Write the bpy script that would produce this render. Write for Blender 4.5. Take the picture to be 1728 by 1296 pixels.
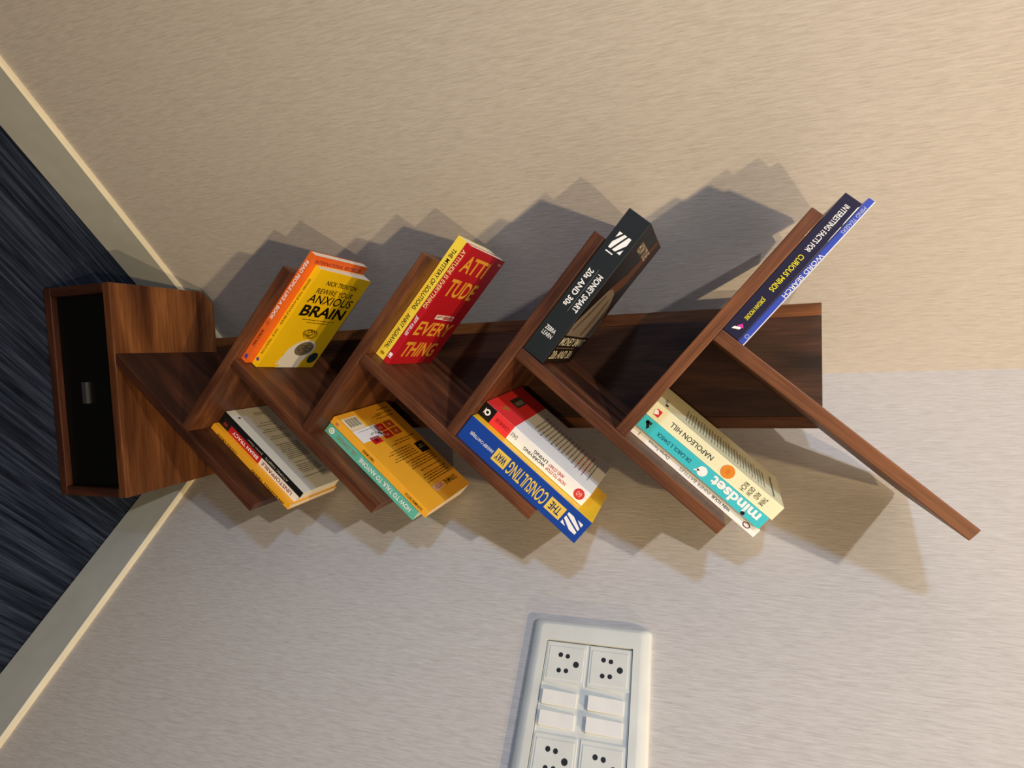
import bpy, math, random
from mathutils import Vector, Matrix
random.seed(7)
for o in list(bpy.data.objects): bpy.data.objects.remove(o)
SC = bpy.context.scene
COL = SC.collection
S = 0.70                       # metres per layout unit

# ------------------------------------------------------------------ camera
cam_d = bpy.data.cameras.new('camera')
cam = bpy.data.objects.new('camera', cam_d); COL.objects.link(cam)
cam_d.sensor_fit = 'HORIZONTAL'; cam_d.sensor_width = 36.0
cam_d.lens = 946.11 / 1728 * 36.0
cam_d.clip_start = 0.01
RT = ((0.04117869, -0.99748694, -0.05765513),
      (0.30152442, 0.06741998, -0.9510718),
      (0.95256881, 0.02177947, 0.30354294))
M = Matrix(RT).to_4x4()
M.translation = Vector((-0.05572, -1.29407, 1.52686)) * S
cam.matrix_world = M
SC.camera = cam

# ------------------------------------------------------------------ world, lamps, exposure
SC.view_settings.view_transform = 'Standard'
SC.view_settings.look = 'None'
SC.view_settings.gamma = 1.0
SC.view_settings.exposure = 0.0
SC.view_settings.use_curve_mapping = False
world = bpy.data.worlds.new('world'); SC.world = world
world.use_nodes = True
world.node_tree.nodes['Background'].inputs[0].default_value = (0.92, 0.95, 1.05, 1)
world.node_tree.nodes['Background'].inputs[1].default_value = 0.15

def spot(name, loc, target, power, color, radius, angle, blend):
    d = bpy.data.lights.new(name, 'SPOT')
    d.energy = power; d.color = color; d.shadow_soft_size = radius
    d.spot_size = math.radians(angle); d.spot_blend = blend
    o = bpy.data.objects.new(name, d); COL.objects.link(o)
    o.location = loc
    o.rotation_euler = (Vector(target) - Vector(loc)).to_track_quat('-Z', 'Y').to_euler()
    return o
WARM = (1.0, 0.765, 0.45)
WARM2 = (1.0, 0.735, 0.40)
NEUT = (1.0, 0.95, 0.90)
COOL = (0.36, 0.60, 1.0)
# recessed ceiling downlights behind the photographer
spot('ceiling_downlight', (1.42, -2.50, 2.62), (-0.30, 0.0, 0.95), 100, WARM, 0.030, 78, 1.0)
spot('ceiling_downlight', (0.45, -1.66, 2.62), (-0.15, 0.0, 0.85), 104, WARM2, 0.030, 84, 1.0)
spot('ceiling_downlight', (-0.86, -1.76, 2.62), (0.45, 0.0, 0.85), 90, NEUT, 0.030, 82, 1.0)
# cool white lamp at the left behind the photographer
spot('cool_lamp', (-1.85, -2.05, 1.58), (0.45, 0.0, 1.32), 98, COOL, 0.09, 56, 1.0)

# ------------------------------------------------------------------ materials
def mat(name, color, rough=0.5, spec=0.5, metal=0.0, coat=0.0):
    m = bpy.data.materials.get(name)
    if m: return m
    m = bpy.data.materials.new(name); m.use_nodes = True
    b = m.node_tree.nodes['Principled BSDF']
    b.inputs['Base Color'].default_value = (*color, 1)
    b.inputs['Roughness'].default_value = rough
    b.inputs['Specular IOR Level'].default_value = spec
    b.inputs['Metallic'].default_value = metal
    b.inputs['Coat Weight'].default_value = coat
    return m
def srgb(r, g, b):
    f = lambda c: (c / 255 / 12.92) if c / 255 <= .04045 else ((c / 255 + .055) / 1.055) ** 2.4
    return (f(r), f(g), f(b))
def nodes(m): return m.node_tree.nodes, m.node_tree.links, m.node_tree.nodes['Principled BSDF']
def ramp(N, stops):
    r = N.new('ShaderNodeValToRGB')
    el = r.color_ramp.elements
    el[0].position = stops[0][0]; el[0].color = (*stops[0][1], 1)
    el[1].position = stops[-1][0]; el[1].color = (*stops[-1][1], 1)
    for p, c in stops[1:-1]:
        e = el.new(p); e.color = (*c, 1)
    return r
def wood(name, dark, mid, light, rough=0.46):
    m = mat(name, mid, rough, 0.28, 0, 0.04)
    N, L, B = nodes(m)
    tc = N.new('ShaderNodeTexCoord'); oi = N.new('ShaderNodeObjectInfo')
    add = N.new('ShaderNodeVectorMath'); add.operation = 'MULTIPLY_ADD'
    cmb = N.new('ShaderNodeCombineXYZ')
    for i in range(3): L.new(oi.outputs['Random'], cmb.inputs[i])
    L.new(cmb.outputs[0], add.inputs[0]); add.inputs[1].default_value = (7, 11, 13)
    L.new(tc.outputs['Object'], add.inputs[2])
    mp = N.new('ShaderNodeMapping'); mp.inputs['Scale'].default_value = (3.0, 16, 16)
    L.new(add.outputs[0], mp.inputs[0])
    n1 = N.new('ShaderNodeTexNoise'); n1.inputs['Scale'].default_value = 1.0
    n1.inputs['Detail'].default_value = 6; n1.inputs['Distortion'].default_value = 1.2
    L.new(mp.outputs[0], n1.inputs['Vector'])
    r = ramp(N, [(0.30, dark), (0.5, mid), (0.72, light)])
    L.new(n1.outputs['Fac'], r.inputs[0])
    mp2 = N.new('ShaderNodeMapping'); mp2.inputs['Scale'].default_value = (14, 320, 320)
    L.new(add.outputs[0], mp2.inputs[0])
    n2 = N.new('ShaderNodeTexNoise'); n2.inputs['Scale'].default_value = 1.0; n2.inputs['Detail'].default_value = 3
    L.new(mp2.outputs[0], n2.inputs['Vector'])
    r2 = ramp(N, [(0.35, (0.55, 0.5, 0.48)), (0.62, (1, 1, 1))])
    L.new(n2.outputs['Fac'], r2.inputs[0])
    mx = N.new('ShaderNodeMix'); mx.data_type = 'RGBA'; mx.blend_type = 'MULTIPLY'
    mx.inputs[0].default_value = 0.65
    L.new(r.outputs[0], mx.inputs[6]); L.new(r2.outputs[0], mx.inputs[7])
    L.new(mx.outputs[2], B.inputs['Base Color'])
    bp = N.new('ShaderNodeBump'); bp.inputs['Strength'].default_value = 0.12; bp.inputs['Distance'].default_value = 0.001
    L.new(n2.outputs['Fac'], bp.inputs['Height']); L.new(bp.outputs[0], B.inputs['Normal'])
    return m
W_SHADED = wood('rosewood_shaded', (0.014, 0.005, 0.003), (0.046, 0.015, 0.008), (0.11, 0.037, 0.017))  # darkened rosewood: shade on the lowest board and base put into the colour
W_MID = wood('rosewood', (0.034, 0.011, 0.006), (0.120, 0.041, 0.018), (0.255, 0.093, 0.036))
W_PANEL = wood('rosewood_heartwood', (0.018, 0.008, 0.005), (0.066, 0.027, 0.015), (0.16, 0.066, 0.032))
W_LIGHT = wood('rosewood_sapwood', (0.060, 0.019, 0.007), (0.17, 0.060, 0.020), (0.33, 0.13, 0.042))

def wallpaper(name):
    m = mat(name, (0.6, 0.56, 0.52), 0.72, 0.25)
    N, L, B = nodes(m)
    tc = N.new('ShaderNodeTexCoord')
    mp = N.new('ShaderNodeMapping'); mp.inputs['Scale'].default_value = (460, 460, 44)
    mp.inputs['Rotation'].default_value = (0.0, 0.035, 0)
    L.new(tc.outputs['Object'], mp.inputs[0])
    n = N.new('ShaderNodeTexNoise'); n.inputs['Scale'].default_value = 1.0; n.inputs['Detail'].default_value = 4
    n.inputs['Roughness'].default_value = 0.6; n.inputs['Distortion'].default_value = 0.3
    L.new(mp.outputs[0], n.inputs['Vector'])
    r = ramp(N, [(0.25, (0.51, 0.465, 0.42)), (0.5, (0.61, 0.565, 0.52)), (0.75, (0.685, 0.64, 0.595))])
    L.new(n.outputs['Fac'], r.inputs[0])
    L.new(r.outputs[0], B.inputs['Base Color'])
    bp = N.new('ShaderNodeBump'); bp.inputs['Strength'].default_value = 0.35; bp.inputs['Distance'].default_value = 0.0012
    L.new(n.outputs['Fac'], bp.inputs['Height']); L.new(bp.outputs[0], B.inputs['Normal'])
    return m
WALL = wallpaper('wallpaper_vertical_grain')

def carpet():
    m = mat('carpet_navy', (0.02, 0.03, 0.06), 0.95, 0.1)
    N, L, B = nodes(m)
    tc = N.new('ShaderNodeTexCoord')
    mp = N.new('ShaderNodeMapping'); mp.inputs['Scale'].default_value = (5, 165, 1)
    L.new(tc.outputs['Object'], mp.inputs[0])
    n = N.new('ShaderNodeTexNoise'); n.inputs['Scale'].default_value = 1; n.inputs['Detail'].default_value = 5
    n.inputs['Roughness'].default_value = 0.65
    L.new(mp.outputs[0], n.inputs['Vector'])
    r = ramp(N, [(0.37, (0.005, 0.008, 0.015)), (0.5, (0.019, 0.027, 0.050)), (0.68, (0.058, 0.076, 0.124))])
    L.new(n.outputs['Fac'], r.inputs[0]); L.new(r.outputs[0], B.inputs['Base Color'])
    n2 = N.new('ShaderNodeTexNoise'); n2.inputs['Scale'].default_value = 900
    L.new(tc.outputs['Object'], n2.inputs['Vector'])
    bp = N.new('ShaderNodeBump'); bp.inputs['Strength'].default_value = 0.6; bp.inputs['Distance'].default_value = 0.002
    L.new(n2.outputs['Fac'], bp.inputs['Height']); L.new(bp.outputs[0], B.inputs['Normal'])
    return m
CARPET = carpet()
def paint(name, col, rough):
    m = mat(name, col, rough, 0.4)
    N, L, B = nodes(m)
    tc = N.new('ShaderNodeTexCoord')
    n = N.new('ShaderNodeTexNoise'); n.inputs['Scale'].default_value = 25; n.inputs['Detail'].default_value = 4
    L.new(tc.outputs['Object'], n.inputs['Vector'])
    r = ramp(N, [(0.3, tuple(c * .90 for c in col)), (0.7, col)])
    L.new(n.outputs['Fac'], r.inputs[0]); L.new(r.outputs[0], B.inputs['Base Color'])
    return m
SKIRT = paint('skirting_paint', (0.60, 0.61, 0.55), 0.4)
SKIRT_LIT = paint('skirting_lit_edge', (0.95, 0.87, 0.66), 0.35)  # paler skirting colour; the light caught by the top edge is painted in
PLASTIC = paint('switch_plastic', (0.80, 0.80, 0.72), 0.3)
ROCKER = paint('rocker_plastic', (0.86, 0.83, 0.76), 0.3)
HOLE = mat('socket_hole', (0.012, 0.012, 0.012), 0.5)
BLACKP = mat('black_lacquer', (0.0025, 0.0025, 0.0025), 0.5, 0.15)
STEEL = mat('brushed_steel', (0.50, 0.49, 0.46), 0.35, 0.5, 1.0)
def paper():
    m = mat('book_pages', (0.82, 0.76, 0.62), 0.8, 0.2)
    N, L, B = nodes(m)
    tc = N.new('ShaderNodeTexCoord')
    mp = N.new('ShaderNodeMapping'); mp.inputs['Scale'].default_value = (2600, 5, 5)
    L.new(tc.outputs['Object'], mp.inputs[0])
    n = N.new('ShaderNodeTexNoise'); n.inputs['Scale'].default_value = 1
    L.new(mp.outputs[0], n.inputs['Vector'])
    r = ramp(N, [(0.3, (0.62, 0.55, 0.42)), (0.6, (0.88, 0.83, 0.70))])
    L.new(n.outputs['Fac'], r.inputs[0]); L.new(r.outputs[0], B.inputs['Base Color'])
    return m
PAGES = paper()
def cov(r, g, b, rough=0.32):
    """printed, slightly worn cover card of one colour"""
    nm = 'cover_%d_%d_%d' % (r, g, b)
    m = bpy.data.materials.get(nm)
    if m: return m
    c = srgb(r, g, b); m = mat(nm, c, rough, 0.4)
    N, L, B = nodes(m)
    tc = N.new('ShaderNodeTexCoord')
    n = N.new('ShaderNodeTexNoise'); n.inputs['Scale'].default_value = 18; n.inputs['Detail'].default_value = 5
    L.new(tc.outputs['Object'], n.inputs['Vector'])
    rp = ramp(N, [(0.3, tuple(x * .93 for x in c)), (0.6, c)])
    L.new(n.outputs['Fac'], rp.inputs[0]); L.new(rp.outputs[0], B.inputs['Base Color'])
    return m
def ink(r, g, b): return mat('ink_%d_%d_%d' % (r, g, b), srgb(r, g, b), 0.45, 0.3)

# ------------------------------------------------------------------ mesh helpers
def link(name, me, parent=None, mw=None):
    o = bpy.data.objects.new(name, me); COL.objects.link(o)
    if parent is not None: o.parent = parent
    if mw is not None: o.matrix_local = mw
    return o
def mesh(name, verts, faces, mats, fm=None, smooth=False):
    me = bpy.data.meshes.new(name)
    me.from_pydata([tuple(v) for v in verts], [], faces)
    for m in (mats if isinstance(mats, (list, tuple)) else [mats]): me.materials.append(m)
    if fm:
        for p, i in zip(me.polygons, fm): p.material_index = i
    if smooth:
        for p in me.polygons: p.use_smooth = True
    me.update(); return me
def bevel(o, w, seg=2):
    b = o.modifiers.new('bevel', 'BEVEL'); b.width = w; b.segments = seg; b.limit_method = 'ANGLE'; b.angle_limit = math.radians(35)
    return o
BOXF = [(0, 3, 2, 1), (4, 5, 6, 7), (0, 1, 5, 4), (1, 2, 6, 5), (2, 3, 7, 6), (3, 0, 4, 7)]
def boxv(x0, x1, y0, y1, z0, z1):
    return [(x0, y0, z0), (x1, y0, z0), (x1, y1, z0), (x0, y1, z0), (x0, y0, z1), (x1, y0, z1), (x1, y1, z1), (x0, y1, z1)]
def box(name, x0, x1, y0, y1, z0, z1, m, parent=None, bw=0.0, pre=None):
    """box whose origin is its own centre"""
    c = Vector(((x0 + x1) / 2, (y0 + y1) / 2, (z0 + z1) / 2))
    me = mesh(name, [Vector(v) - c for v in boxv(x0, x1, y0, y1, z0, z1)], BOXF, m)
    o = link(name, me, parent, (pre if pre is not None else Matrix()) @ Matrix.Translation(c))
    if bw: bevel(o, bw)
    return o
def empty(name, loc=(0, 0, 0), mw=None):
    o = bpy.data.objects.new(name, None); COL.objects.link(o); o.empty_display_size = 0.05
    o.matrix_world = mw if mw is not None else Matrix.Translation(loc)
    return o
def tag(o, label, cat, group=None):
    o['label'] = label; o['category'] = cat
    if group: o['group'] = group
    return o

# ------------------------------------------------------------------ layout of the shelf (layout units, front plane x / z)
PH, PH2 = 0.741819, 0.863682
XC, YC, HBB = 0.029154, 0.241837, 0.137763
WP, ZT = 0.13, 1.786065
WB, HB, DB = 0.2595, 0.2218, 0.3055
D, TH = 0.3034, 0.022619
AL, AR = 0.729595, 0.834739
TN = {1: (-0.078678, 1.578600), 2: (-0.062416, 1.231661), 3: (-0.063715, 0.900483), 4: (-0.065621, 0.574055), 5: (-0.090815, HB)}
GL = {1: 0.005756, 2: -0.016178, 3: -0.001187, 4: 0.011609}
GR = {1: 0.007731, 2: 0.001427, 3: 0.010563, 4: -0.012531, 5: -0.007190}
LL = {1: 0.226309, 2: 0.243115, 3: 0.236606, 4: 0.237134}
RL = {1: 0.477873, 2: 0.467785, 3: 0.462412, 4: 0.460787, 5: 0.515484}
def EL(k): a = AL + GL[k]; return Vector((-math.cos(a), math.sin(a)))
def ER(k): a = AR + GR[k]; return Vector((math.cos(a), math.sin(a)))
def NR(e): return Vector((-e.y, e.x))
def TT(k): return Vector(TN[k])
def isect(p, d, q, e):
    den = d.x * e.y - d.y * e.x; w = q - p
    return p + d * ((w.x * e.y - w.y * e.x) / den)
def low(k): return isect(TT(k), EL(k), TT(k + 1), ER(k + 1))

# ------------------------------------------------------------------ room corner
dl = Vector((-math.cos(PH), -math.sin(PH))); dr = Vector((math.cos(PH2), -math.sin(PH2)))
nl = Vector((math.sin(PH), -math.cos(PH))); nr = Vector((-math.sin(PH2), -math.cos(PH2)))
C0 = Vector((XC, YC)) * S
CW = isect(C0 - nl * 0.009, dl, C0 - nr * 0.009, dr)      # wall corner, behind the skirting faces
def wall(name, d, n):
    L, Hh, t = 2.6, 2.65, 0.08
    a = CW - (d * 0.0); b = CW + d * L
    pts = [a, b, b - n * t, a - n * t]
    v = [(p.x, p.y, 0) for p in pts] + [(p.x, p.y, Hh) for p in pts]
    v = [(x - CW.x, y - CW.y, z) for x, y, z in v]
    o = link(name, mesh(name, v, BOXF, WALL), None, Matrix.Translation((CW.x, CW.y, 0)))
    import bmesh
    bm = bmesh.new(); bm.from_mesh(o.data); bmesh.ops.recalc_face_normals(bm, faces=bm.faces); bm.to_mesh(o.data); bm.free()
    o['kind'] = 'structure'; return o
wall('wall_left', dl, nl); wall('wall_right', dr, nr)
def baseboard(name, d, n):
    h = HBB * S; L = 2.6; ch = 0.0038
    prof = [(0.0, 0.0), (1.0, 0.0), (1.0, h - ch), (0.6, h), (0.0, h)]      # (proud fraction, z)
    v = []
    for e in (0, 1):
        for f, z in prof:
            base = isect(CW + n * (0.009 * f), d, CW, (dl + dr).normalized())
            p = base + d * (L * e) if e else base
            v.append((p.x - C0.x, p.y - C0.y, z))
    k = len(prof)
    F = [(i, (i + 1) % k, k + (i + 1) % k, k + i) for i in range(k)] + [tuple(range(k)), tuple(range(2 * k - 1, k - 1, -1))]
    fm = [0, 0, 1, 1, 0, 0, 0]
    o = link(name, mesh(name, v, F, [SKIRT, SKIRT_LIT], fm), None, Matrix.Translation((C0.x, C0.y, 0)))
    import bmesh
    bm = bmesh.new(); bm.from_mesh(o.data); bmesh.ops.recalc_face_normals(bm, faces=bm.faces); bm.to_mesh(o.data); bm.free()
    o['kind'] = 'structure'
baseboard('baseboard_left', dl, nl); baseboard('baseboard_right', dr, nr)
# floor: ribbed loop carpet, ribs running along the left wall
def floor():
    nx, ny = 90, 400
    X0, X1, Y0, Y1 = -2.6, 0.3, -2.2, 0.02
    rnd = random.Random(3)
    hts = [rnd.uniform(-0.0026, -0.0004) if j % 2 else rnd.uniform(-0.0075, -0.005) for j in range(ny + 1)]
    v = []
    for j in range(ny + 1):
        y = Y0 + (Y1 - Y0) * j / ny
        for i in range(nx + 1):
            x = X0 + (X1 - X0) * i / nx
            v.append((x, y, hts[j] + rnd.uniform(-0.0004, 0.0002)))
    f = [(j * (nx + 1) + i, j * (nx + 1) + i + 1, (j + 1) * (nx + 1) + i + 1, (j + 1) * (nx + 1) + i) for j in range(ny) for i in range(nx)]
    m = Matrix.Translation((CW.x, CW.y, 0)) @ Matrix.Rotation(PH, 4, 'Z')
    o = link('floor', mesh('floor', v, f, CARPET, None, True), None, m); o['kind'] = 'structure'
floor()

# ------------------------------------------------------------------ the tree shelf
shelf = tag(empty('tree_bookshelf', (0, -0.1, 0)), 'dark rosewood tree-shaped bookshelf with slanting branch boards standing in the room corner', 'bookshelf')
SOFF = Matrix.Translation((0, 0.1, 0))
def prism(name, poly, y0, y1, m, parent, bw=0.0012, cut=0.0):
    """board from a quad in the x-z plane; local X runs along its length"""
    a, b, c, d = poly                    # a->b is the long edge
    ax = (b - a).normalized(); up = Vector((-ax.y, ax.x))
    mid = (a + b + c + d) / 4; yc = (y0 + y1) / 2
    loc = [((p - mid).dot(ax), (p - mid).dot(up)) for p in poly]
    v = [(u, y0 - yc, w) for u, w in loc] + [(u, y1 - yc, w) for u, w in loc]
    F = [(0, 1, 2, 3), (7, 6, 5, 4), (0, 4, 5, 1), (1, 5, 6, 2), (2, 6, 7, 3), (3, 7, 4, 0)]
    if cut:            # outer end trimmed at the back so that it clears the wall
        v[5] = (v[5][0] - cut, v[5][1], v[5][2]); v[6] = (v[6][0] - cut, v[6][1], v[6][2])
        v += [(loc[1][0], y1 - yc - 0.026, loc[1][1]), (loc[2][0], y1 - yc - 0.026, loc[2][1])]
        F = [(0, 1, 2, 3), (7, 6, 5, 4), (0, 4, 5, 8, 1), (1, 8, 9, 2), (8, 5, 6, 9), (2, 9, 6, 7, 3), (3, 7, 4, 0)]
    X = Vector((ax.x, 0, ax.y)); Y = Vector((0, 1, 0)); Z = X.cross(Y)
    mw = Matrix(((X.x, Y.x, Z.x, mid.x), (X.y, Y.y, Z.y, yc), (X.z, Y.z, Z.z, mid.y), (0, 0, 0, 1)))
    me = mesh(name, v, F, m)
    import bmesh
    bm = bmesh.new(); bm.from_mesh(me); bmesh.ops.recalc_face_normals(bm, faces=bm.faces); bm.to_mesh(me); bm.free()
    o = link(name, me, parent, SOFF @ mw)
    if bw: bevel(o, bw)
    return o
Y0, Y1 = -D * S, 0.0
for k in range(1, 5):
    e = EL(k); n = NR(e) * TH
    lo = low(k); lo2 = isect(TT(k) + n, e, TT(k + 1), ER(k + 1))
    hi = TT(k) + e * LL[k]
    prism('branch_board', [lo * S, hi * S, (hi + n) * S, lo2 * S], Y0, Y1, W_MID, shelf, cut=0.034)
for k in range(1, 6):
    e = ER(k); n = -NR(e) * TH
    st = TT(k)
    st2 = isect(TT(k) + n, e, TT(k), EL(k)) if k < 5 else isect(TT(5) + n, e, Vector((0, HB)), Vector((1, 0)))
    hi = TT(k) + e * RL[k]
    prism('branch_board', [st * S, hi * S, (hi + n) * S, st2 * S], Y0, Y1, W_SHADED if k == 5 else W_MID, shelf, cut=0.034)
# trunk: three glued planks
tb = 0.016
sw_ = 0.026
trunk = None
def vplank(x0, x1, m, y0=0.0):
    a, b = Vector((x0 * S, 0.0)), Vector((x0 * S, ZT * S)); c, d = Vector((x1 * S, ZT * S)), Vector((x1 * S, 0.0))
    return prism('back_plank', [a, b, c, d], y0, tb, m, shelf, 0.0006)
vplank(-WP, -WP + sw_, W_LIGHT); vplank(-WP + sw_, WP - sw_, W_PANEL, 0.0004); vplank(WP - sw_, WP, W_LIGHT)
# base box
t = TH * S; wb = WB * S; hb = HB * S; db = DB * S
def bprism(name, x0, x1, z0, z1, y0, y1, m, along='x'):
    if along == 'x': q = [Vector((x0, z0)), Vector((x1, z0)), Vector((x1, z1)), Vector((x0, z1))]
    else: q = [Vector((x0, z0)), Vector((x0, z1)), Vector((x1, z1)), Vector((x1, z0))]
    return prism(name, q, y0, y1, m, shelf, 0.0015)
def slab(name, zb, zt_, m):
    pl = [(-wb, -db), (wb, -db), (wb, -0.026), (wb - 0.022, 0.0), (-wb + 0.022, 0.0), (-wb, -0.026)]
    zc = (zb + zt_) / 2; k = len(pl)
    v = [(x, y + db / 2, zb - zc) for x, y in pl] + [(x, y + db / 2, zt_ - zc) for x, y in pl]
    F = [tuple(range(k))[::-1], tuple(range(k, 2 * k))] + [(i, (i + 1) % k, k + (i + 1) % k, k + i) for i in range(k)]
    bevel(link(name, mesh(name, v, F, m), shelf, SOFF @ Matrix.Translation((0, -db / 2, zc))), 0.0015)
slab('base_top', hb - t, hb, W_LIGHT); slab('base_bottom', 0.0, t, W_SHADED)
bprism('base_side', -wb, -wb + t, t, hb - t, -db, -0.027, W_SHADED, 'z')
bprism('base_side', wb - t, wb, t, hb - t, -db, -0.027, W_SHADED, 'z')
bprism('base_back', -wb + 0.024, wb - 0.024, t, hb - t, -0.012, 0.0, W_SHADED)
drw = box('drawer_front', -wb + t + .001, wb - t - .001, -db + 0.010, -db + 0.026, t + .001, hb - t - .001, BLACKP, shelf, 0.0, SOFF)
drw['label'] = 'plain black drawer front set back in the base'
# flat steel pull in the middle of the drawer, slightly dished
def pull():
    w, h, dp, th = 0.037, 0.0125, 0.0025, 0.0008
    prof = [(-h / 2, 0), (-h / 2, -dp), (-h * .3, -dp - .001), (h * .3, -dp - .001), (h / 2, -dp), (h / 2, 0)]
    inn = [(-h / 2 + th, 0), (-h / 2 + th, -dp + th), (-h * .3, -dp - .001 + th), (h * .3, -dp - .001 + th), (h / 2 - th, -dp + th), (h / 2 - th, 0)]
    loop = prof + inn[::-1]; k = len(loop); v = []
    for x in (-w / 2, w / 2): v += [(x, y, z) for z, y in loop]
    F = [(i, (i + 1) % k, k + (i + 1) % k, k + i) for i in range(k)]
    n = len(prof)
    for i in range(n - 1):
        a = (i, i + 1, k - 2 - i, k - 1 - i); F.append(a[::-1]); F.append(tuple(x + k for x in a))
    me = mesh('handle', v, F, STEEL)
    import bmesh
    bm = bmesh.new(); bm.from_mesh(me); bmesh.ops.recalc_face_normals(bm, faces=bm.faces); bm.to_mesh(me); bm.free()
    return link('handle', me, drw, Matrix.Translation((0.002, -0.008, -0.009)))
pull()['label'] = 'small brushed steel drawer pull'

# ------------------------------------------------------------------ printing on books
_txt = {}
def text_mesh(body, bold):
    key = (body, bold)
    if key in _txt: return _txt[key]
    cu = bpy.data.curves.new('t', 'FONT'); cu.body = body; cu.size = 1.0; cu.offset = bold; cu.fill_mode = 'BOTH'
    cu.resolution_u = 3; cu.extrude = 0.0
    ob = bpy.data.objects.new('t', cu); COL.objects.link(ob)
    dg = bpy.context.evaluated_depsgraph_get(); dg.update()
    me = ob.evaluated_get(dg).to_mesh()
    v = [(p.co.x, p.co.y) for p in me.vertices]; f = [tuple(p.vertices) for p in me.polygons]
    ob.evaluated_get(dg).to_mesh_clear()
    bpy.data.objects.remove(ob); bpy.data.curves.remove(cu)
    x0 = min(p[0] for p in v); x1 = max(p[0] for p in v); y0 = min(p[1] for p in v); y1 = max(p[1] for p in v)
    v = [((x - x0) / (x1 - x0), (y - y0) / (y1 - y0)) for x, y in v]
    _txt[key] = (v, f); return v, f
def rect(u0, u1, v0, v1): return ([(u0, v0), (u1, v0), (u1, v1), (u0, v1)], [(0, 1, 2, 3)])
def disc(cu, cv, ru, rv, n=28): return ([(cu + ru * math.cos(2 * math.pi * i / n), cv + rv * math.sin(2 * math.pi * i / n)) for i in range(n)], [tuple(range(n))])
def ring(cu, cv, ru, rv, w, n=28):
    v = []
    for i in range(n):
        a = 2 * math.pi * i / n
        v += [(cu + ru * math.cos(a), cv + rv * math.sin(a)), (cu + (ru - w) * math.cos(a), cv + (rv - w) * math.sin(a))]
    return v, [(2 * i, 2 * ((i + 1) % n), 2 * ((i + 1) % n) + 1, 2 * i + 1) for i in range(n)]
def poly(pts): return list(pts), [tuple(range(len(pts)))]
def merge(*shapes):
    v, f = [], []
    for a, b in shapes:
        f += [tuple(i + len(v) for i in q) for q in b]; v += a
    return v, f

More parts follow.
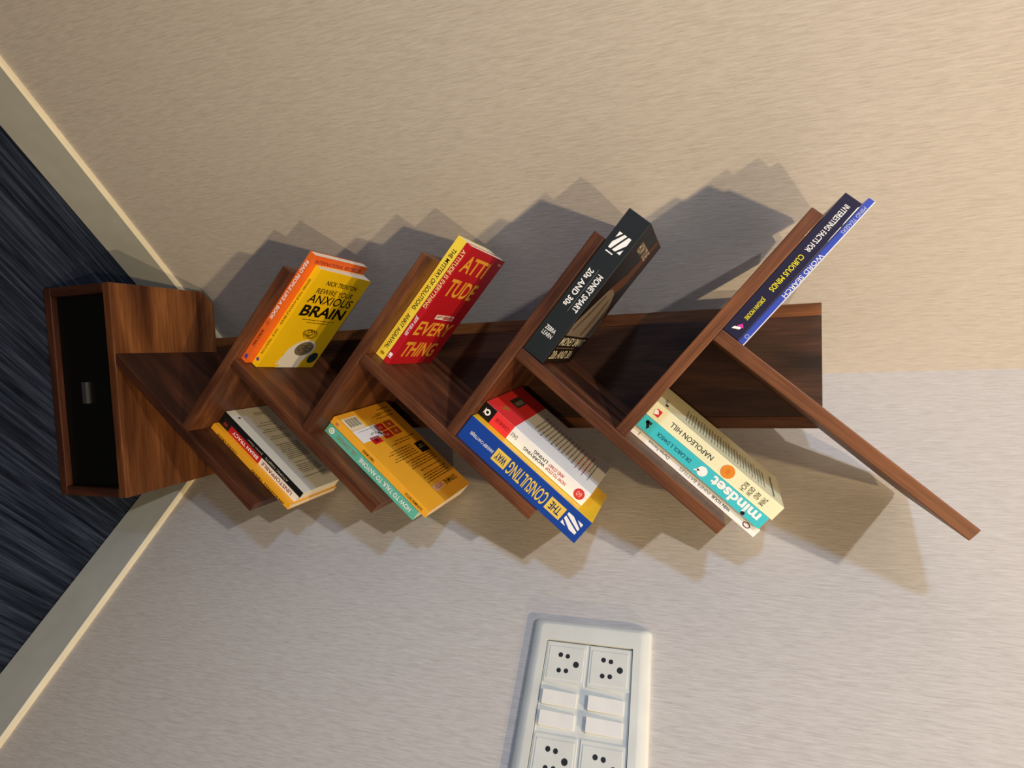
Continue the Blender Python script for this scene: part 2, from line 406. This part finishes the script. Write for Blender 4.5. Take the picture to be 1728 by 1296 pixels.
class Book:
    def __init__(s, spec, label, spine, front, back, hard=False, deep=None, gap=0.0):
        side, k, de, h0, t0, H, Th, Dp, wedge = spec
        t0 += 0.0005 + 0.0005 * (t0 > 0.01) + 0.0005 * (t0 > 0.03)
        s.H, s.T, s.Dp = H * S, Th * S, (deep if deep else Dp) * S
        wedge = max(0.0, min(wedge, 0.10))
        if side == 'L':
            e = EL(k); n = -NR(e); O = TT(k); X = n; o = O + e * h0 + n * t0
        else:
            e = ER(k); n = NR(e); O = low(k - 1); X = -n; o = O + e * h0 + n * (t0 + Th)
        s.side = side
        s.wf = wedge if side == 'L' else 0.0            # front / back plate opening
        s.wb = wedge if side == 'R' else 0.0
        Xv = Vector((X.x, 0, X.y)); Yv = Vector((0, 1, 0)); Zv = Vector((e.x, 0, e.y))
        loc = Vector((o.x * S, (-D + de) * S, o.y * S))
        mw = Matrix(((Xv.x, Yv.x, Zv.x, loc.x), (Xv.y, Yv.y, Zv.y, loc.y), (Xv.z, Yv.z, Zv.z, loc.z), (0, 0, 0, 1)))
        s.o = tag(empty('book', mw=mw), label, 'book', 'books on the tree shelf')
        T, H_, Dp_ = s.T, s.H, s.Dp
        ct = 0.0022 if hard else 0.0007
        s.eps = 0.00018
        a, b = s.wf, s.wb
        v, f, fm = [], [], []
        def quadbox(x0a, x1a, x0b, x1b, y0, y1, z0, z1, mi):
            base = len(v)
            v.extend([(x0a, y0, z0), (x1a, y0, z0), (x1b, y1, z0), (x0b, y1, z0), (x0a, y0, z1), (x1a, y0, z1), (x1b, y1, z1), (x0b, y1, z1)])
            for q in BOXF: f.append(tuple(i + base for i in q)); fm.append(mi)
        quadbox(0, T, 0, T, 0, ct, 0, H_, 0)                                             # spine
        quadbox(T - ct, T, T - ct + a * Dp_, T + a * Dp_, ct, Dp_, 0, H_, 1)              # front
        quadbox(0, ct, -b * Dp_, ct - b * Dp_, ct, Dp_, 0, H_, 2)                        # back
        c = link('cover', mesh('cover', v, f, [spine, front, back], fm), s.o)
        bevel(c, 0.0005, 2)
        ins = 0.003 if hard else 0.0006
        v, f, fm = [], [], []
        quadbox(ct, T - ct, ct - b * (Dp_ - ins), T - ct + a * (Dp_ - ins), ct, Dp_ - ins, ins, H_ - ins, 0)
        link('page_block', mesh('page_block', v, f, PAGES), s.o)
    # face maps: S spine (u across, v up), F front (u from spine), B back (u from fore edge); all in metres
    def put(s, face, shape, m, name, lift=1):
        e = s.eps * lift; v, f = shape; out = []
        for u, w in v:
            if face == 'S': out.append((u, -e, w))
            elif face == 'F': out.append((s.T + s.wf * u + e, u, w))
            else: out.append((-s.wb * (s.Dp - u) - e, s.Dp - u, w))
        me = mesh(name, out, f, m)
        return link(name, me, s.o)
    def W(s, face): return s.T if face == 'S' else s.Dp
    def r(s, face, u0, u1, a, b, m, name='cover_panel', lift=1):
        w = s.W(face); return s.put(face, rect(u0 * w, u1 * w, (1 - b) * s.H, (1 - a) * s.H), m, name, lift)
    def d(s, face, u, a, ru, m, name='emblem', lift=1, rv=None):
        w = s.W(face); return s.put(face, disc(u * w, (1 - a) * s.H, ru, rv or ru), m, name, lift)
    def pg(s, face, pts, m, name='cover_print', lift=1):
        w = s.W(face); return s.put(face, poly([(u * w, (1 - a) * s.H) for u, a in pts]), m, name, lift)
    def text(s, face, body, u0, u1, a, b, m, bold=0.0, lift=2, name='lettering'):
        """horizontal text in the box u0..u1 (fraction of face width), a..b (fraction from the top)"""
        w = s.W(face); tv, tf = text_mesh(body, bold)
        v = [((u0 + (u1 - u0) * x) * w, (1 - b + (b - a) * y) * s.H) for x, y in tv]
        return s.put(face, (v, tf), m, name, lift)
    def spine(s, body, a, b, c0, c1, m, bold=0.0, lift=2, name='lettering'):
        """text running down the spine from a to b (fractions from the top); c0..c1 across"""
        tv, tf = text_mesh(body, bold)
        v = [((c0 + (c1 - c0) * y) * s.T, (1 - a - (b - a) * x) * s.H) for x, y in tv]
        return s.put('S', (v, tf), m, name, lift)
    def lines(s, face, rows, m, hgt=0.0011, name='blurb_print'):
        """rows of fine print: (u0, u1, a) strips broken into words"""
        w = s.W(face); sh = []; rn = random.Random(len(rows) * 13 + int(w * 1e5))
        for u0, u1, a in rows:
            u = u0
            while u < u1 - 0.01:
                ln = min(rn.uniform(.02, .07), u1 - u)
                z = (1 - a) * s.H
                sh.append(rect(u * w, (u + ln) * w, z - hgt / 2, z + hgt / 2)); u += ln + .011
        o = s.put(face, merge(*sh), m, name, 2); o['kind'] = 'stuff'; return o
    def zlogo(s, a, c, hw, hh, m, rot=False, name='striped_logo'):
        """square badge of slanting stripes on the spine (u across, v up)"""
        cx, cz = c * s.T, (1 - a) * s.H; out = []
        def clip(pts):
            return poly([(cx - u * hw, cz + v * hh) for u, v in pts][::-1])
        out.append(clip([(-1, -1), (-.45, -1), (-1, -.35)]))
        out.append(clip([(-.15, -1), (.35, -1), (-.55, 1), (-1, 1), (-1, .2)]))
        out.append(clip([(.62, -1), (1, -1), (1, -.3), (.15, 1), (-.28, 1)]))
        out.append(clip([(1, .25), (1, 1), (.45, 1)]))
        return s.put('S', merge(*out), m, name, 2)

BK = {"orange": ["L", 4, 0.0176, 0.0009, 0.0, 0.2956, 0.016, 0.2007, 0.0], "yellow": ["L", 4, 0.0355, 0.0009, 0.0161, 0.2748, 0.0149, 0.1839, 0.0664],
"mystery": ["L", 3, 0.0414, 0.0009, 0.0001, 0.2993, 0.0228, 0.178, 0.0], "attitude": ["L", 3, 0.04, 0.0009, 0.0229, 0.2988, 0.0128, 0.195, 0.0287],
"money": ["L", 2, 0.0086, 0.0007, 0.0001, 0.3069, 0.0472, 0.2259, 0.0261], "facts": ["L", 1, 0.0008, 0.001, 0.0001, 0.2684, 0.0305, 0.178, 0.0],
"word": ["L", 1, 0.0089, 0.001, 0.0306, 0.2835, 0.0115, 0.178, 0.02], "orangethin": ["R", 5, 0.0646, 0.001, 0.0, 0.2812, 0.0148, 0.178, 0.0],
"unstop": ["R", 5, 0.0794, 0.001, 0.0149, 0.2767, 0.0194, 0.16, 0.0], "atomic": ["R", 5, 0.0783, 0.0009, 0.0343, 0.2828, 0.0158, 0.1413, 0.0],
"talk": ["R", 4, 0.0545, 0.0009, 0.0001, 0.2796, 0.0261, 0.178, 0.0], "dopamine": ["R", 4, 0.0522, 0.0006, 0.0262, 0.2972, 0.0163, 0.1966, 0.13],
"consult": ["R", 3, 0.01, 0.0008, 0.0001, 0.3012, 0.0527, 0.1987, 0.0], "worry": ["R", 3, 0.0382, 0.0005, 0.0528, 0.2675, 0.0302, 0.1944, 0.13],
"battles": ["R", 2, 0.0769, 0.0013, 0.0001, 0.2851, 0.0181, 0.170, 0.0], "mindset": ["R", 2, 0.0678, 0.0017, 0.0182, 0.2784, 0.0269, 0.178, 0.0],
"think": ["R", 2, 0.0706, 0.0016, 0.0451, 0.2841, 0.0306, 0.1856, 0.091]}
BLK, WHT = ink(22, 18, 16), ink(252, 250, 246)

# ---- left side, lowest tier: orange and yellow paperbacks
OR = cov(248, 112, 40)
b = Book(BK['orange'], 'orange paperback with white spine title, behind the yellow one with a head on its cover', OR, OR, OR)
b.spine('READ PEOPLE LIKE A BOOK', .07, .60, .26, .78, WHT, .018)
b.put('S', ring(.5 * b.T, (1 - .635) * b.H, .0026, .0026, .0006), ink(150, 40, 15), 'emblem', 2)
b.spine('PATRICK KING', .70, .85, .30, .72, ink(70, 25, 18), .015)
b.r('S', .28, .75, .935, .97, ink(90, 70, 150), 'emblem', 2)
b.text('F', 'INTERNATIONAL BESTSELLER', .06, .92, .035, .065, ink(140, 30, 10), .005)
b.text('F', 'READ PEOPLE', .1, .9, .16, .26, WHT, .02); b.text('F', 'LIKE A BOOK', .1, .9, .30, .40, WHT, .02)
YE = cov(255, 208, 24)
b = Book(BK['yellow'], 'yellow paperback with a white head silhouette and black title on its cover', YE, YE, YE)
BR = ink(70, 48, 16)
b.spine('REWIRE YOUR ANXIOUS BRAIN', .12, .57, .32, .70, BR); b.spine('NICK TRENTON', .62, .875, .32, .70, BR)
b.pg('S', [(.5, .915), (.8, .935), (.5, .955), (.2, .935)], ink(70, 70, 150), 'emblem', 2)
b.text('F', 'NICK TRENTON', .24, .82, .085, .128, BLK, .012); b.text('F', 'REWIRE YOUR', .16, .84, .165, .215, BLK, .004)
b.text('F', 'ANXIOUS', .11, .92, .228, .312, BLK, .01); b.text('F', 'BRAIN', .12, .92, .335, .445, BLK, .03)
b.lines('F', [(.22, .84, .478), (.33, .74, .505)], BR, .0013)
prof = [(.30, 1.0), (.36, .985), (.355, .972), (.275, .965), (.265, .955), (.30, .945), (.285, .93), (.30, .915), (.285, .905), (.32, .87), (.315, .83), (.34, .785), (.40, .735), (.49, .70), (.60, .688), (.70, .70), (.775, .735), (.80, .785), (.785, .835), (.74, .88), (.70, .93), (.70, 1.0)]
b.pg('F', prof, ink(236, 233, 222), 'head_silhouette', 1)
b.d('F', .60, .785, .0205, ink(120, 108, 88), 'brain_drawing', 2, .0150)
w, hh = b.Dp, b.H
b.put('F', merge(*[ring(w * (.60 + dx), hh * (1 - .785 + dy), rr, rr * .7, .0009, 18) for dx, dy, rr in ((-.06, .01, .009), (.05, .012, .010), (0, -.015, .011), (.08, -.012, .007), (-.03, .02, .006))]), ink(70, 64, 56), 'brain_folds', 3)
b.put('F', merge(*[ring(w * (.52 + .05 * math.cos(i * 2.1)), hh * (1 - .62 + .012 * math.sin(i * 1.7)), .008 + .006 * math.sin(i * 1.3) ** 2, .004 + .005 * math.cos(i * .9) ** 2, .0006, 22) for i in range(9)]), BR, 'scribble_drawing', 2)
b.d('F', .87, .885, .0115, ink(30, 52, 70), 'round_badge', 2)

# ---- left side, third tier
YL = cov(255, 224, 74)
b = Book(BK['mystery'], 'bright yellow paperback with black spine lettering, behind the red one', YL, YL, YL)
b.spine('THE MYSTERY OF SOLUTIONS', .085, .58, .30, .72, BLK, .008); b.spine('ANKIT AGRAWAL', .625, .92, .30, .72, BLK, .008)
b.d('S', .5, .96, .0036, ink(170, 130, 20), 'emblem', 2, .0024)
RD = cov(196, 28, 40)
b = Book(BK['attitude'], 'red paperback with large orange-gold lettering leaning over the bright yellow one', RD, RD, RD)
CR = ink(248, 226, 150); GO = ink(246, 176, 60)
b.spine('ATTITUDE IS EVERYTHING', .05, .52, .16, .84, CR, .012); b.spine('JEFF KELLER', .595, .755, .16, .84, WHT, .012)
b.r('S', .2, .8, .915, .94, WHT, 'emblem', 2); b.r('S', .2, .8, .945, .952, WHT, 'emblem', 2)
for wd, u0, u1, a, c in (('ATTI', .08, .70, .06, .19), ('TUDE', .10, .80, .25, .39), ('EVERY', .07, .88, .615, .735), ('THING', .09, .84, .795, .93)):
    b.text('F', wd, u0, u1, a, c, GO, .02)
b.r('F', .30, .74, .545, .585, WHT, 'name_box', 1); b.text('F', 'JEFF', .315, .46, .551, .579, RD, .02); b.r('F', .48, .73, .549, .581, ink(200, 140, 135), 'name_box', 2); b.text('F', 'KELLER', .50, .715, .553, .577, RD, .01, 3)
b.r('F', .86, .95, .035, .05, ink(230, 190, 170), 'emblem', 2)

# ---- left side, second tier: thick black book
BG = cov(38, 42, 44); BG2 = cov(30, 24, 20)
b = Book(BK['money'], 'thick black book with white spine lettering and a striped square logo', BG, BG2, BG, hard=True)
b.zlogo(.185, .52, .0090, .0112, WHT); b.r('S', .24, .56, .255, .262, WHT, 'logo_caption', 2)
b.spine('MONEY SMART', .39, .645, .60, .84, WHT, .018); b.spine('20s AND 30s', .39, .645, .17, .41, WHT, .018)
b.put('S', rect(.505 * b.T, .52 * b.T, .335 * b.H, .63 * b.H), ink(120, 125, 130), 'rule', 2)
b.text('S', 'ZEBRA', .20, .66, .795, .822, WHT, .012); b.text('S', 'LEARN', .20, .66, .832, .859, WHT, 0)
b.pg('F', [(.66, .0), (1, .0), (1, .22), (.62, .42), (.36, .46), (.30, .42), (.52, .28)], ink(96, 62, 44), 'forearm_picture', 1)
b.pg('F', [(.30, .43), (.42, .41), (.60, .43), (.80, .52), (.97, .64), (1, .78), (.6, .785), (.04, .785), (.02, .70), (.12, .60)], ink(128, 114, 100), 'money_sack_picture', 2)
b.pg('F', [(.34, .47), (.40, .46), (.30, .62), (.16, .75), (.12, .74)], ink(92, 80, 70), 'sack_fold', 3)
b.pg('F', [(.55, .47), (.62, .50), (.66, .66), (.58, .77), (.50, .77)], ink(98, 86, 74), 'sack_fold', 3)
b.pg('F', [(.80, .56), (.88, .62), (.86, .77), (.80, .77)], ink(98, 86, 74), 'sack_fold', 3)
b.text('F', 'MONEY SMART', .05, .93, .80, .862, ink(225, 215, 185), .012); b.r('F', .05, .7, .878, .882, ink(150, 130, 110), 'rule', 2)
b.text('F', '20s AND 30s', .05, .80, .90, .965, ink(225, 215, 185), .012)
b.text('F', 'HOW TO BE', .18, .72, .09, .155, ink(205, 188, 160), .02, 3)

# ---- left side, top tier
NV = cov(40, 36, 62)
b = Book(BK['facts'], 'dark navy paperback with white and yellow spine lettering on the top branch', NV, NV, NV)
YT = ink(240, 226, 40)
b.spine('INTERESTING FACTS FOR', .05, .37, .36, .66, WHT, .012); b.spine('CURIOUS MINDS', .40, .66, .36, .66, YT, .012)
b.spine('JORDAN MOORE', .715, .875, .36, .66, YT, .012)
b.pg('S', [(.30, .965), (.66, .945), (.70, .925), (.34, .945)], WHT, 'emblem', 2); b.pg('S', [(.42, .935), (.60, .905), (.78, .925), (.60, .932)], ink(226, 60, 170), 'emblem', 2)
b.pg('S', [(.93, .03), (.985, .02), (.985, .13), (.95, .15)], WHT, 'painted_glare', 1); b.pg('S', [(.955, .16), (.985, .16), (.985, .27), (.96, .24)], WHT, 'painted_glare', 1)  # gloss streaks along the spine edge, painted as white slivers
BL = cov(64, 84, 190)
b = Book(BK['word'], 'thin blue puzzle book with white spine lettering lying outermost on the top branch', BL, cov(222, 224, 236), BL)
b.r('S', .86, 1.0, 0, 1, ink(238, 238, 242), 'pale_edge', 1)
b.spine('MIND TEASERS', .05, .22, .25, .75, ink(200, 208, 240)); b.spine('WORD SEARCH', .365, .66, .18, .82, WHT, .004)
b.put('S', ring(.5 * b.T, .05 * b.H, .0025, .0025, .0006), ink(190, 200, 240), 'emblem', 2)

# ---- right side, lowest tier
OT = cov(250, 178, 40)
b = Book(BK['orangethin'], 'thin orange-yellow paperback at the bottom of the lowest right-hand stack', OT, OT, OT)
rn = random.Random(5); sh = []
for a0, a1 in ((.06, .30), (.33, .47), (.66, .78), (.80, .90)):
    a = a0
    while a < a1:
        ln = rn.uniform(.006, .018); sh.append(rect(.62 * b.T, (.86 + rn.uniform(-.05, .1)) * b.T, (1 - a - ln) * b.H, (1 - a) * b.H)); a += ln + .006
b.put('S', merge(*sh), ink(110, 72, 14), 'worn_lettering', 2)['kind'] = 'stuff'
US = cov(246, 240, 230)
b = Book(BK['unstop'], 'red, white and black spined paperback in the middle of the lowest right-hand stack', US, US, US)
b.r('S', 0, 1, .47, .875, ink(190, 34, 42), 'spine_band'); b.r('S', 0, 1, .875, 1, BLK, 'spine_band')
b.r('S', .25, .7, .905, .955, ink(120, 40, 40), 'emblem', 2)
b.spine('UNSTOPPABLE', .06, .445, .24, .74, ink(130, 50, 40), .012); b.spine('BRIAN TRACY', .50, .83, .26, .72, WHT, .015)
AB = cov(24, 24, 26); AC = cov(236, 234, 220)
b = Book(BK['atomic'], 'black-spined book with a pale blurb-covered back, topmost of the lowest right-hand stack', AB, AC, AC)
b.spine('ATOMIC HABITS:', .17, .455, .34, .72, ink(196, 188, 172), .004); b.spine('James Clear', .49, .68, .34, .72, ink(190, 182, 166), .004)
GR_ = ink(120, 120, 122)
rows = [(.10, .74, .14)] + [(.12, .62 + .02 * (i % 3), .19 + .02 * i) for i in range(5)] + [(.16, .60, .305)]
rows += [(.10, .66 - .02 * (i % 4), .36 + .021 * i) for i in range(9)] + [(.12, .66, .60), (.14, .6, .625), (.10, .70, .69), (.14, .62, .715), (.18, .70, .77), (.2, .56, .80)]
b.lines('B', rows, GR_, .0012)
b.pg('B', [(.82, .90), (.86, .89), (.89, .90), (.86, .912)], BLK, 'emblem', 2); b.r('B', .25, .5, .90, .935, ink(196, 190, 170), 'price_patch', 1)

# ---- right side, next tier
GN = cov(104, 192, 168)
b = Book(BK['talk'], 'sea-green paperback with white spine title beneath the orange book with a barcode', GN, GN, GN)
b.spine('HOW TO TALK TO ANYONE', .06, .625, .30, .72, WHT, .014); b.spine('LEIL LOWNDES', .67, .885, .34, .70, ink(150, 128, 112), .004)
b.d('S', .5, .95, .0052, WHT, 'emblem', 2); b.put('S', ring(.5 * b.T, .05 * b.H, .0030, .0030, .0010), ink(120, 170, 100), 'emblem', 3)
DO = cov(252, 180, 50)
b = Book(BK['dopamine'], 'orange paperback lying back cover up with barcode, white sticker and red icons', DO, DO, DO)
DI = ink(84, 56, 16)
b.spine('DOPAMINE DETOX', .05, .22, .3, .7, DI, .01); b.spine('THIBAUT MEURISSE', .545, .665, .3, .7, DI, .01); b.r('S', .3, .7, .93, .955, ink(190, 120, 90), 'emblem', 2)
b.text('B', 'DOPAMINE', .11, .38, .10, .145, ink(50, 34, 14), .01); b.r('B', .415, .62, .10, .15, ink(240, 200, 170), 'title_box', 1); b.text('B', 'DETOX', .43, .60, .108, .142, ink(200, 60, 30), .01)
rows = [(.08 + .02 * (i % 3), .62 - .03 * (i % 2), .19 + .0225 * i) for i in range(4)] + [(.10, .56, .30)] + [(.08, .66 - .03 * (i % 3), .345 + .0225 * i) for i in range(4)] + [(.32, .80 - .04 * (i % 3), .45 + .0225 * i) for i in range(5)] + [(.22, .62, .59), (.08, .5, .615), (.1, .46, .86), (.08, .4, .90), (.3, .5, .885), (.06, .3, .94)]
b.lines('B', rows, DI, .0012)
b.r('B', .07, .25, .43, .535, ink(24, 18, 14), 'black_panel', 1); b.lines('B', [(.10, .22, .48), (.11, .2, .50)], ink(170, 150, 120), .002)
for u, a in ((.66, .655), (.425, .665), (.43, .745), (.235, .67), (.24, .75)):
    b.r('B', u, u + .165, a, a + .068, ink(196, 30, 34) if u > .3 else ink(170, 70, 20), 'icon_tile', 1)
    b.r('B', u + .055, u + .115, a + .018, a + .045, ink(110, 14, 20) if u > .5 else ink(214, 120, 90), 'icon_mark', 2)
b.r('B', .70, .965, .83, .955, ink(240, 226, 190), 'barcode_label', 1)
b.put('B', merge(*[rect((.72 + .0175 * i) * b.Dp, (.72 + .0175 * i + (.011 if i % 3 else .005)) * b.Dp, (1 - .94) * b.H, (1 - .86) * b.H) for i in range(12)]), ink(92, 92, 80), 'barcode_bars', 2)
b.r('B', .55, .965, .70, .825, ink(246, 243, 240), 'white_sticker', 1)
b.pg('B', [(.575, .725), (.60, .715), (.61, .735), (.635, .735), (.60, .75)], BLK, 'sticker_mark', 2); b.lines('B', [(.60, .76, .745), (.64, .74, .755)], GR_, .0010)
b.lines('B', [(.64, .90, .80)], GR_, .0010)

# ---- right side, third tier
CB = cov(30, 72, 162); CY = cov(255, 206, 50)
b = Book(BK['consult'], 'thick yellow book with a blue spine under the red and white one', CB, CY, CY, hard=True)
YT2 = ink(244, 206, 90); DB_ = ink(26, 50, 110)
b.zlogo(.09, .5, .0090, .0120, WHT)
b.r('S', .24, .76, .165, .285, YT2, 'title_box', 1); b.spine('THE', .185, .265, .34, .66, DB_, .01, 3)
b.spine('CONSULTING', .30, .612, .24, .78, YT2, .014)
b.r('S', .24, .76, .625, .735, YT2, 'title_box', 1); b.spine('WAY', .64, .72, .34, .66, DB_, .01, 3)
b.spine('SANDEEP CHATTERJEE', .745, .94, .42, .58, WHT, .008)
WW = cov(250, 250, 247)
b = Book(BK['worry'], 'white book with a red and black foot lying on the blue-spined one', WW, WW, WW)
RR = ink(236, 56, 58); TR = ink(196, 60, 60)
b.r('S', 0, 1, .72, .89, RR, 'spine_band'); b.r('S', 0, 1, .89, 1, BLK, 'spine_band')
b.put('S', ring(.5 * b.T, .055 * b.H, .0046, .0046, .0022), WHT, 'emblem', 2); b.r('S', .3, .7, .968, .973, WHT, 'emblem', 2)
b.spine('CARNEGIE', .74, .865, .34, .60, ink(150, 24, 30), .012); b.spine('DALE', .655, .71, .36, .62, ink(120, 120, 116), 0)
b.spine('HOW TO STOP', .18, .36, .54, .76, TR, .01); b.spine('WORRYING', .375, .575, .54, .76, BLK, .01)
b.spine('AND START', .22, .36, .24, .46, TR, .01); b.spine('LIVING', .375, .50, .24, .46, BLK, .01)
b.d('S', .5, .065, .0076, ink(214, 62, 62), 'round_badge', 2); b.spine('60', .045, .085, .34, .66, ink(244, 190, 180), .0, 3)
b.r('B', 0, 1, .72, 1, RR, 'cover_band')
b.lines('B', [(.22, .74 - .03 * (i % 3), .25 + .034 * i) for i in range(12)], GR_, .0013); b.lines('B', [(.20, .80, .14), (.24, .76, .175), (.22, .78, .21)], TR, .0013); b.lines('B', [(.3, .8, .085), (.32, .6, .11)], GR_, .0013)
b.r('B', .30, .58, .835, .925, ink(56, 50, 48), 'barcode_label', 2); b.r('B', .33, .55, .85, .89, ink(120, 112, 104), 'barcode_bars', 3)
b.pg('B', [(.74, .86), (.80, .845), (.82, .88), (.87, .875), (.86, .90), (.80, .895), (.79, .92), (.76, .91)], ink(178, 110, 40), 'emblem', 2)

# ---- right side, second tier
BW = cov(252, 251, 246)
b = Book(BK['battles'], 'thin white paperback at the bottom of the upper right-hand stack', BW, BW, BW)
GT = ink(96, 92, 88)
b.spine('WIN YOUR', .21, .35, .34, .68, ink(70, 64, 64), .006); b.spine('INNER BATTLES', .365, .61, .34, .68, ink(150, 146, 140), .002); b.spine('Darius Foroux', .70, .87, .34, .68, GT)
b.put('S', ring(.5 * b.T, .92 * b.H, .0036, .0052, .0013), ink(120, 60, 60), 'emblem', 2); b.r('S', .3, .7, .94, .948, ink(180, 176, 160), 'emblem', 2)
TE = cov(70, 204, 214)
b = Book(BK['mindset'], 'turquoise paperback with a white lower-case title between white and cream books', TE, TE, TE)
b.spine('mindset', .045, .415, .10, .86, WHT, .035)
b.d('S', .86, .135, .0026, BLK, 'i_dot', 3); b.spine('DR CAROL S. DWECK', .585, .86, .36, .64, ink(34, 84, 92), .004)
b.d('S', .5, .49, .0066, WHT, 'speech_mark', 2); b.pg('S', [(.58, .505), (.80, .535), (.72, .54), (.5, .515)], WHT, 'speech_mark', 2)
b.pg('S', [(.2, .955), (.55, .925), (.8, .935), (.6, .945), (.35, .97)], BLK, 'emblem', 2); b.r('S', .2, .4, .925, .965, ink(30, 60, 66), 'emblem', 2)
TC = cov(248, 243, 200)
b = Book(BK['think'], 'cream paperback with an orange disc on its spine, topmost of the upper right-hand stack', TC, TC, TC)
for wd, a in (('THINK', .095), ('AND', .143), ('GROW', .19), ('RICH', .236)):
    b.text('S', wd, .24, .80 if len(wd) > 3 else .66, a, a + .033, ink(44, 52, 40), .0)
b.d('S', .5, .385, .0088, ink(232, 140, 44), 'orange_disc', 2); b.put('S', merge(*[rect(b.T * (.36 + .11 * i), b.T * (.39 + .11 * i), b.H * .605, b.H * .628) for i in range(3)]), ink(200, 96, 20), 'disc_mark', 3)
b.spine('NAPOLEON HILL', .505, .84, .34, .66, ink(52, 56, 46), .004)
b.pg('S', [(.30, .925), (.74, .925), (.74, .965), (.30, .965)], ink(222, 44, 40), 'emblem', 2); b.pg('S', [(.36, .955), (.56, .935), (.72, .965), (.42, .975)], WHT, 'emblem', 3)
b.lines('B', [(.30 + .03 * (i % 3), .84 - .02 * (i % 2), .14 + .0235 * i) for i in range(28)], ink(140, 146, 120), .0012)
b.r('B', .25, .9, .065, .075, ink(110, 116, 96), 'blurb_heading', 2); b.r('B', .82, .9, .92, .94, BLK, 'emblem', 2); b.r('B', .6, .76, .93, .95, ink(170, 172, 150), 'price_patch', 2)

# ------------------------------------------------------------------ switchboard on the right wall
def wp(sx, z, off):           # along the wall (m from skirting corner), height, distance from wall face
    p = CW + dr * sx + nr * off; return p, z
s0, s1, z0, z1 = 0.478, 0.752, 0.859, 1.0145
mid = CW + dr * ((s0 + s1) / 2)
Xw = Vector((dr.x, dr.y, 0)); Yw = Vector((-nr.x, -nr.y, 0)); Zw = Vector((0, 0, 1))
mw = Matrix(((Xw.x, Yw.x, Zw.x, mid.x), (Xw.y, Yw.y, Zw.y, mid.y), (Xw.z, Yw.z, Zw.z, (z0 + z1) / 2), (0, 0, 0, 1)))
sb = tag(empty('switchboard', mw=mw), 'cream plastic switch and socket plate on the right-hand wall', 'switchboard')
hw, hz = (s1 - s0) / 2, (z1 - z0) / 2
sx = lambda s_: s_ - (s0 + s1) / 2
sz = lambda z_: z_ - (z0 + z1) / 2
# frame: rounded rim with an opening
def frame():
    iu0, iu1, iv0, iv1 = sx(0.506), sx(0.724), sz(0.8805), sz(0.9925)
    loops = []
    def rr(u0, u1, v0, v1, r, y, n=5):
        pts = []
        for cx, cz, a0 in ((u1 - r, v1 - r, 0), (u0 + r, v1 - r, 90), (u0 + r, v0 + r, 180), (u1 - r, v0 + r, 270)):
            for i in range(n + 1):
                a = math.radians(a0 + 90 * i / n); pts.append((cx + r * math.cos(a), y, cz + r * math.sin(a)))
        return pts
    L = [rr(-hw, hw, -hz, hz, .006, 0), rr(-hw, hw, -hz, hz, .006, -.0045), rr(-hw + .002, hw - .002, -hz + .004, hz - .004, .006, -.0085),
         rr(-hw + .008, hw - .008, -hz + .013, hz - .013, .005, -.0110), rr(iu0, iu1, iv0, iv1, .001, -.0112), rr(iu0, iu1, iv0, iv1, .001, -.0060)]
    v = [p for l in L for p in l]; k = len(L[0]); F = []
    for j in range(len(L) - 1):
        for i in range(k): F.append((j * k + i, j * k + (i + 1) % k, (j + 1) * k + (i + 1) % k, (j + 1) * k + i))
    me = mesh('plate_frame', v, F, PLASTIC, None, False)
    for i_, p_ in enumerate(me.polygons): p_.use_smooth = k <= i_ < 3 * k
    import bmesh
    bm = bmesh.new(); bm.from_mesh(me); bmesh.ops.recalc_face_normals(bm, faces=bm.faces); bm.to_mesh(me); bm.free()
    return link('plate_frame', me, sb)
frame()
box('backing_plate', sx(.507), sx(.723), -.0078, -.002, sz(.8815), sz(.9915), PLASTIC, sb)
def socket(sa, za, sc):
    """module with raised border and five pin holes"""
    w = 0.0495; h = 0.0515
    o = box('socket', sx(sa), sx(sa) + w, -.0098, -.0078, sz(za), sz(za) + h, PLASTIC, sb, .0006)
    p = box('socket_face', -w / 2 + .005, w / 2 - .005, -.0016, -.0008, -h / 2 + .003, h / 2 - .003, PLASTIC, o, .0004)
    for du, dv, r in ((-.0095, -.0075, .0027), (-.0085, .0018, .0026), (0.0005, .0135, .0034), (.0095, -.0075, .0026), (.0092, .0018, .0026)):
        n = 16; ring_ = [(r * math.cos(2 * math.pi * i / n), r * math.sin(2 * math.pi * i / n)) for i in range(n)]
        v = [(a, -.00005, c) for a, c in ring_] + [(a * 1.12, .0, c * 1.12) for a, c in ring_]
        F = [tuple(range(n))] + [(i, (i + 1) % n, n + (i + 1) % n, n + i) for i in range(n)]
        link('pin_hole', mesh('pin_hole', v, F, HOLE), o, Matrix.Translation((du, -.00175, dv)))
def rocker(sa, za):
    w, h = .0165, .0425
    v = [(-w / 2, 0, -h / 2), (w / 2, 0, -h / 2), (w / 2, 0, h / 2), (-w / 2, 0, h / 2), (-w / 2, -.0062, -h / 2), (w / 2, -.0062, -h / 2), (w / 2, -.0020, h / 2), (-w / 2, -.0020, h / 2)]
    F = [(0, 1, 2, 3), (4, 7, 6, 5), (0, 4, 5, 1), (1, 5, 6, 2), (2, 6, 7, 3), (3, 7, 4, 0)]
    me = mesh('rocker_switch', v, F, ROCKER)
    import bmesh
    bm = bmesh.new(); bm.from_mesh(me); bmesh.ops.recalc_face_normals(bm, faces=bm.faces); bm.to_mesh(me); bm.free()
    o = link('rocker_switch', me, sb, Matrix.Translation((sx(sa) + w / 2, -.0078, sz(za) + h / 2))); bevel(o, .0006)
for col in (0, 1):
    off = col * 0.106
    socket(.5085 + off, .8835, 1); socket(.5085 + off, .9385, 1)
    for ds in (0, .0235):
        rocker(.567 + ds + off, .886); rocker(.567 + ds + off, .9425)
